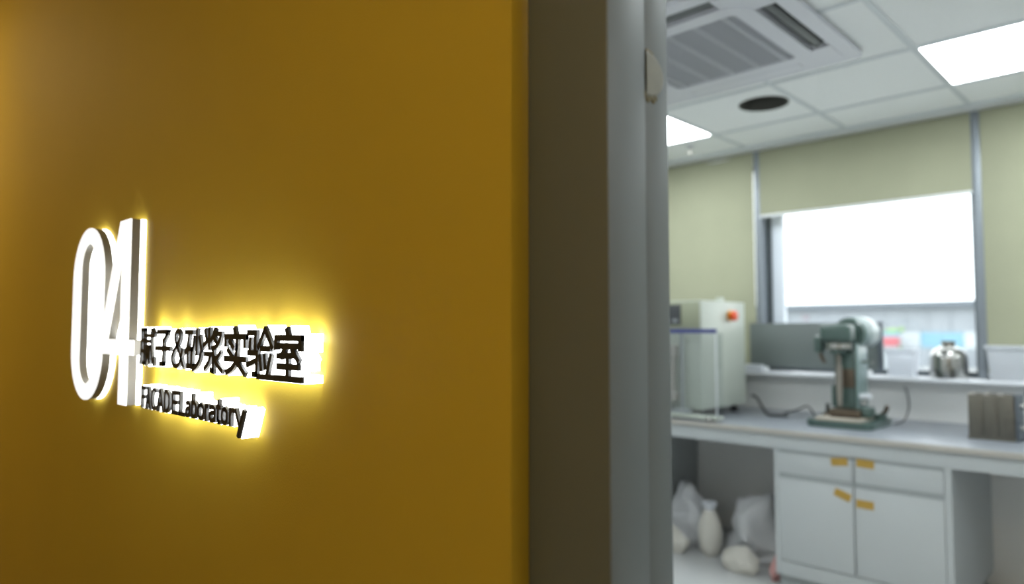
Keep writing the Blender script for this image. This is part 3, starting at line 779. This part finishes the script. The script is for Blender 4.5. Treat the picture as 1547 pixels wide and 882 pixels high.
# ------------------------------------------------------------------ steel cube mould on the worktop
t = thing('steel_mould', 'heavy worn steel mould block at the right end of the worktop', 'mould', (-0.772, 3.862, CT))
MB().box(0, 0.185, 0, 0.15, 0.0005, 0.012, bev=0.002).obj('mould_base', M_mould, t)
for i in range(3): MB().box(0.004 + i * 0.0602, 0.0632 + i * 0.0602, 0.004, 0.018, 0.0125, 0.205, bev=0.002).obj('front_plate', M_mould, t)
MB().box(0.004, 0.184, 0.132, 0.146, 0.0125, 0.205, bev=0.002).obj('back_plate', M_mould, t)
for i in range(4): MB().box(0.005 + i * 0.0565, 0.014 + i * 0.0565, 0.0185, 0.1315, 0.0125, 0.21, bev=0.002).obj('partition', M_mouldtop if i < 3 else M_paneledge, t)
for i in range(3): MB().box(0.0145 + i * 0.0565, 0.061 + i * 0.0565, 0.0185, 0.1315, 0.0125, 0.196, bev=0.001).obj('filled_cell', M_mouldtop if i != 1 else M_mould, t)
MB().box(0.186, 0.200, 0.006, 0.146, 0.0005, 0.208, bev=0.002).obj('end_plate', M_paneledge, t)
for z in (0.06, 0.16): MB().lathe([(0, 0.0005), (0.010, 0.0005), (0.010, 0.012), (0, 0.012)], c=(0.200, 0.05, z), axis='X', n=12).obj('wing_bolt', M_steel, t)

# ------------------------------------------------------------------ illuminated wall sign
YFACE = 0.561
def smooth_path(pts, steps=5):
    if len(pts) < 3: return pts
    out = []
    n = len(pts)
    for i in range(n - 1):
        p0, p1, p2, p3 = pts[max(0, i - 1)], pts[i], pts[i + 1], pts[min(n - 1, i + 2)]
        for k in range(steps):
            t = k / steps
            out.append(tuple(0.5 * ((2 * b) + (c - a) * t + (2 * a - 5 * b + 4 * c - d) * t * t + (3 * b - a - 3 * c + d) * t ** 3) for a, b, c, d in zip(p0, p1, p2, p3)))
    out.append(pts[-1])
    return out
def stroke_mesh(name, strokes, box, wd, y0, y1, m):
    """cut-out letter: every stroke is a flat bar of width wd in the X-Z plane, running from y0 to y1"""
    x0, x1, z0, z1 = box
    h = wd / 2
    b = bmesh.new()
    ya = y0
    for si, st in enumerate(strokes):
        y0 = ya + 0.00006 * si          # strokes lie a hair apart so that no faces coincide
        curved = st[0] == 'c'
        pts = st[1:] if curved else st
        P = [(x0 + h + (x1 - x0 - wd) * p[0] / 100.0, z0 + h + (z1 - z0 - wd) * p[1] / 100.0) for p in pts]
        if curved:
            P = smooth_path(P)
            # one mitred ribbon
            L, Rr = [], []
            for i, p in enumerate(P):
                a, c = P[max(0, i - 1)], P[min(len(P) - 1, i + 1)]
                d = Vector((c[0] - a[0], c[1] - a[1]))
                if d.length < 1e-9: d = Vector((1, 0))
                d.normalize()
                e = -h * 0.6 if i == 0 else (h * 0.6 if i == len(P) - 1 else 0)
                q = Vector(p) + d * e
                nn = Vector((-d.y, d.x)) * h
                L.append(q + nn); Rr.append(q - nn)
            fl = [b.verts.new((v.x, y0, v.y)) for v in L]; fr = [b.verts.new((v.x, y0, v.y)) for v in Rr]
            bl = [b.verts.new((v.x, y1, v.y)) for v in L]; br = [b.verts.new((v.x, y1, v.y)) for v in Rr]
            for i in range(len(P) - 1):
                b.faces.new((fl[i], fl[i + 1], fr[i + 1], fr[i])); b.faces.new((bl[i + 1], bl[i], br[i], br[i + 1]))
                b.faces.new((fl[i + 1], fl[i], bl[i], bl[i + 1])); b.faces.new((fr[i], fr[i + 1], br[i + 1], br[i]))
            b.faces.new((fl[0], fr[0], br[0], bl[0])); b.faces.new((fr[-1], fl[-1], bl[-1], br[-1]))
        else:
            for a, c in zip(P, P[1:]):
                d = Vector((c[0] - a[0], c[1] - a[1])).normalized()
                n = Vector((-d.y, d.x)) * h
                A_, C_ = Vector(a) - d * h, Vector(c) + d * h
                q = [A_ + n, C_ + n, C_ - n, A_ - n]
                f = [b.verts.new((v.x, y0, v.y)) for v in q]; k = [b.verts.new((v.x, y1, v.y)) for v in q]
                b.faces.new(f); b.faces.new(k[::-1])
                for i in range(4):
                    j = (i + 1) % 4
                    b.faces.new((f[j], f[i], k[i], k[j]))
    bmesh.ops.recalc_face_normals(b, faces=b.faces)
    mb = MB(); mb._merge(b)
    return mb.obj(name, m)
def letters(name, label, chars, loc, wd, grow):
    t = thing(name, label, 'sign', loc)
    for (st, x0, x1, z0, z1, k) in chars:
        bx = (x0 - loc[0], x1 - loc[0], z0 - loc[2], z1 - loc[2])
        g = grow
        bg = (bx[0] - g, bx[1] + g, bx[2] - g, bx[3] + g)
        o = stroke_mesh('letter_body', st, bg, wd * k + 2 * g, YFACE + 0.0062 - loc[1], D - 0.0008 - loc[1], M_glow); o.parent = t
        f = stroke_mesh('letter_face', st, bx, wd * k, YFACE - loc[1], YFACE + 0.0058 - loc[1], M_face); f.parent = o
        f['label'] = 'black front plate of the letter'
        o['label'] = 'glowing white acrylic body of the letter'
c = 'c'
G_ni = [[c, (8, 100), (8, 60), (6, 25), (0, 0)], [(8, 100), (30, 100), (30, 0), (22, 0)], [(8, 68), (30, 68)], [(8, 36), (30, 36)],
        [(40, 82), (100, 82)], [(43, 65), (64, 65)], [(44, 50), (44, 20)], [(44, 50), (66, 50), (66, 20)], [(55, 42), (54, 26), (42, 0)], [(58, 20), (67, 4)],
        [c, (76, 100), (77, 70), (82, 34), (92, 4), (99, 0), (100, 18)], [(88, 98), (96, 90)]]
G_zi = [[(14, 100), (84, 100), (84, 96), (54, 70)], [(54, 72), (54, 0), (34, 0)], [(0, 48), (100, 48)]]
G_amp = [[c, (100, 0), (72, 30), (36, 66), (24, 82), (32, 97), (52, 100), (66, 90), (62, 74), (44, 60), (16, 42), (0, 24), (10, 6), (36, 0), (60, 6), (80, 26), (88, 48)]]
G_sha = [[(2, 96), (42, 96)], [c, (22, 92), (16, 66), (0, 42)], [(15, 52), (15, 6)], [(15, 52), (40, 52), (40, 6)], [(15, 8), (40, 8)],
         [(70, 100), (70, 42)], [c, (54, 84), (52, 68), (46, 52)], [c, (86, 84), (92, 70), (98, 54)], [c, (96, 44), (84, 22), (66, 8), (46, 0)]]
G_jiang = [[(30, 100), (30, 56)], [(6, 96), (14, 80)], [(0, 62), (24, 74)], [c, (60, 100), (52, 86), (40, 74)], [(56, 90), (92, 90)], [c, (92, 90), (84, 72), (68, 60), (46, 54)], [(58, 78), (68, 70)],
           [(52, 50), (52, 0), (40, 2)], [(8, 40), (38, 40)], [c, (36, 40), (26, 20), (4, 4)], [c, (90, 46), (78, 36), (64, 30)], [c, (56, 36), (70, 18), (100, 2)]]
G_shi = [[(47, 100), (52, 88)], [(2, 84), (98, 84)], [(2, 84), (2, 66)], [(98, 84), (98, 64)], [(24, 72), (40, 60)], [(16, 52), (34, 40)], [(60, 76), (60, 60), (56, 34)],
         [(0, 32), (100, 32)], [c, (56, 32), (44, 16), (26, 6), (6, 0)], [c, (56, 26), (74, 16), (98, 0)]]
G_yan = [[(2, 94), (34, 94)], [(33, 94), (32, 54)], [(11, 78), (9, 50)], [(4, 50), (40, 50)], [(40, 50), (38, 4), (26, 4)], [(0, 24), (28, 32)],
         [(70, 100), (46, 64)], [(72, 100), (100, 64)], [(58, 60), (88, 60)], [(52, 42), (57, 18)], [(70, 44), (74, 22)], [(94, 44), (82, 8)], [(44, 0), (100, 0)]]
G_room = [[(47, 100), (52, 88)], [(2, 85), (98, 85)], [(2, 85), (2, 66)], [(98, 85), (98, 64)], [(16, 68), (84, 68)], [(42, 66), (26, 48)], [(12, 47), (78, 49)], [(68, 60), (90, 40)],
          [(50, 46), (50, 2)], [(12, 25), (88, 25)], [(0, 0), (100, 0)]]
ZT, ZB = 1.3075, 1.2205
CN = [(G_ni, -1.712, -1.620, ZB + .004, ZT, 0.80), (G_zi, -1.618, -1.530, ZB + .005, ZT - .004, 1.0), (G_amp, -1.526, -1.456, ZB + .003, ZT - .003, 0.92), (G_sha, -1.457, -1.369, ZB, ZT - .002, 0.95),
      (G_jiang, -1.368, -1.278, ZB, ZT, 0.92), (G_shi, -1.275, -1.186, ZB, ZT, 1.0), (G_yan, -1.185, -1.089, ZB - .002, ZT - .001, 0.92), (G_room, -1.087, -0.997, ZB - .002, ZT - .002, 1.0)]
letters('lit_character_sign', 'row of large black Chinese characters on glowing white backs, right of the digits', CN, (-1.36, D, ZB), 0.0100, 0.0014)
LAT = {
    'F': [[(0, 0), (0, 100), (100, 100)], [(0, 52), (88, 52)]],
    'A': [[(0, 0), (44, 100)], [(56, 100), (100, 0)], [(18, 28), (82, 28)]],
    'C': [[c, (100, 94), (64, 100), (26, 96), (0, 66), (0, 34), (26, 4), (64, 0), (100, 6)]],
    'D': [[(0, 0), (0, 100)], [c, (0, 100), (54, 98), (94, 76), (100, 50), (94, 24), (54, 2), (0, 0)]],
    'E': [[(0, 0), (0, 100)], [(0, 100), (100, 100)], [(0, 52), (88, 52)], [(0, 0), (100, 0)]],
    'L': [[(0, 100), (0, 0), (100, 0)]],
    'a': [[c, (8, 92), (50, 100), (90, 88), (100, 60), (100, 30), (100, 0)], [c, (100, 58), (54, 58), (8, 46), (0, 24), (22, 0), (66, 2), (100, 16)]],
    'b': [[(0, 0), (0, 100)], [c, (0, 56), (44, 68), (90, 56), (100, 34), (90, 10), (44, 0), (0, 6)]],
    'o': [[c, (50, 100), (10, 86), (0, 50), (10, 14), (50, 0), (90, 14), (100, 50), (90, 86), (50, 100)]],
    'r': [[(0, 0), (0, 100)], [c, (0, 66), (24, 92), (60, 100), (100, 98)]],
    't': [[(40, 100), (40, 16), (60, 0), (100, 0)], [(0, 72), (100, 72)]],
    'y': [[(0, 100), (54, 36)], [(100, 100), (36, 0)]],
}
zb, zt, zx = 1.1300, 1.1780, 1.1630
EX = [-1.6949, -1.6665, -1.6667, -1.6340, -1.6317, -1.6001, -1.6001, -1.5593, -1.5568, -1.5249, -1.5152, -1.4799, -1.4776, -1.4455, -1.4450, -1.4180, -1.4148, -1.3880,
      -1.3858, -1.3537, -1.3516, -1.3335, -1.3335, -1.3030, -1.302, -1.281, -1.2801, -1.2512, -1.2467, -1.2241, -1.2251, -1.1875]
EN = []
for i, ch in enumerate('FACADELaboratory'):
    top = zt if ch in 'FACDELb' else (1.1745 if ch == 't' else zx)
    EN.append((LAT[ch], EX[2 * i], EX[2 * i + 1] - 0.0008, 1.1135 if ch == 'y' else zb, top, 1.0))
letters('lit_latin_sign', 'row of small black Latin letters on glowing white backs below the characters', EN, (-1.44, D, zb), 0.0078, 0.0012)

# the digits: lit front face, grey metal return, glowing back
dg = thing('lit_number_sign', 'large number 04 with lit white faces and grey metal sides', 'sign', (-2.02, D, 1.12))
def stadium(cx, cz, hw, hh, n=16):
    out = []
    for k in range(n + 1):
        a = PI * k / n
        out.append((cx + hw * math.cos(a), cz + (hh - hw) + hw * math.sin(a)))
    for k in range(n + 1):
        a = PI + PI * k / n
        out.append((cx + hw * math.cos(a), cz - (hh - hw) + hw * math.sin(a)))
    return out
def digit(outer, inner):
    L = (-2.02, 1.12)
    oo = [(p[0] - L[0], p[1] - L[1]) for p in outer]
    ii = [(p[0] - L[0], p[1] - L[1]) for p in inner]
    def pr(y0, y1, name, m, parent):
        b = bmesh.new()
        # solid with a hole: triangulated fill between the outlines, extruded
        def ring(pts, y): return [b.verts.new((p[0], y, p[1])) for p in pts]
        for y, flip in ((y0, False), (y1, True)):
            r1, r2 = ring(oo, y), ring(ii, y)
            ed = []
            for r in (r1, r2):
                for i in range(len(r)): ed.append(b.edges.new((r[i], r[(i + 1) % len(r)])))
            bmesh.ops.triangle_fill(b, use_beauty=True, use_dissolve=False, edges=ed)
            if not flip: f1, f2 = r1, r2
            else: b1, b2 = r1, r2
        for fr, bk in ((f1, b1), (f2, b2)):
            n = len(fr)
            for i in range(n):
                j = (i + 1) % n
                b.faces.new((fr[i], fr[j], bk[j], bk[i]))
        bmesh.ops.recalc_face_normals(b, faces=b.faces)
        mb = MB(); mb._merge(b)
        return mb.obj(name, m, parent)
    ret = pr(-0.0320, -0.0125, 'digit_return', M_ret, dg)
    pr(-0.0352, -0.0322, 'digit_face', M_lit, ret)['label'] = 'lit white front face of the digit'
    pr(-0.0123, -0.0008, 'digit_back', M_glow, ret)['label'] = 'glowing white back of the digit'
digit(stadium(-2.133, 1.3473, 0.1335, 0.2297), stadium(-2.133, 1.3473, 0.068, 0.189))
digit([(-1.862, 1.568), (-1.807, 1.568), (-1.807, 1.279), (-1.768, 1.279), (-1.768, 1.243), (-1.807, 1.243), (-1.807, 1.125), (-1.862, 1.125), (-1.862, 1.243), (-2.013, 1.243), (-2.013, 1.279), (-1.880, 1.568)],
      [(-1.862, 1.485), (-1.956, 1.280), (-1.862, 1.280)])
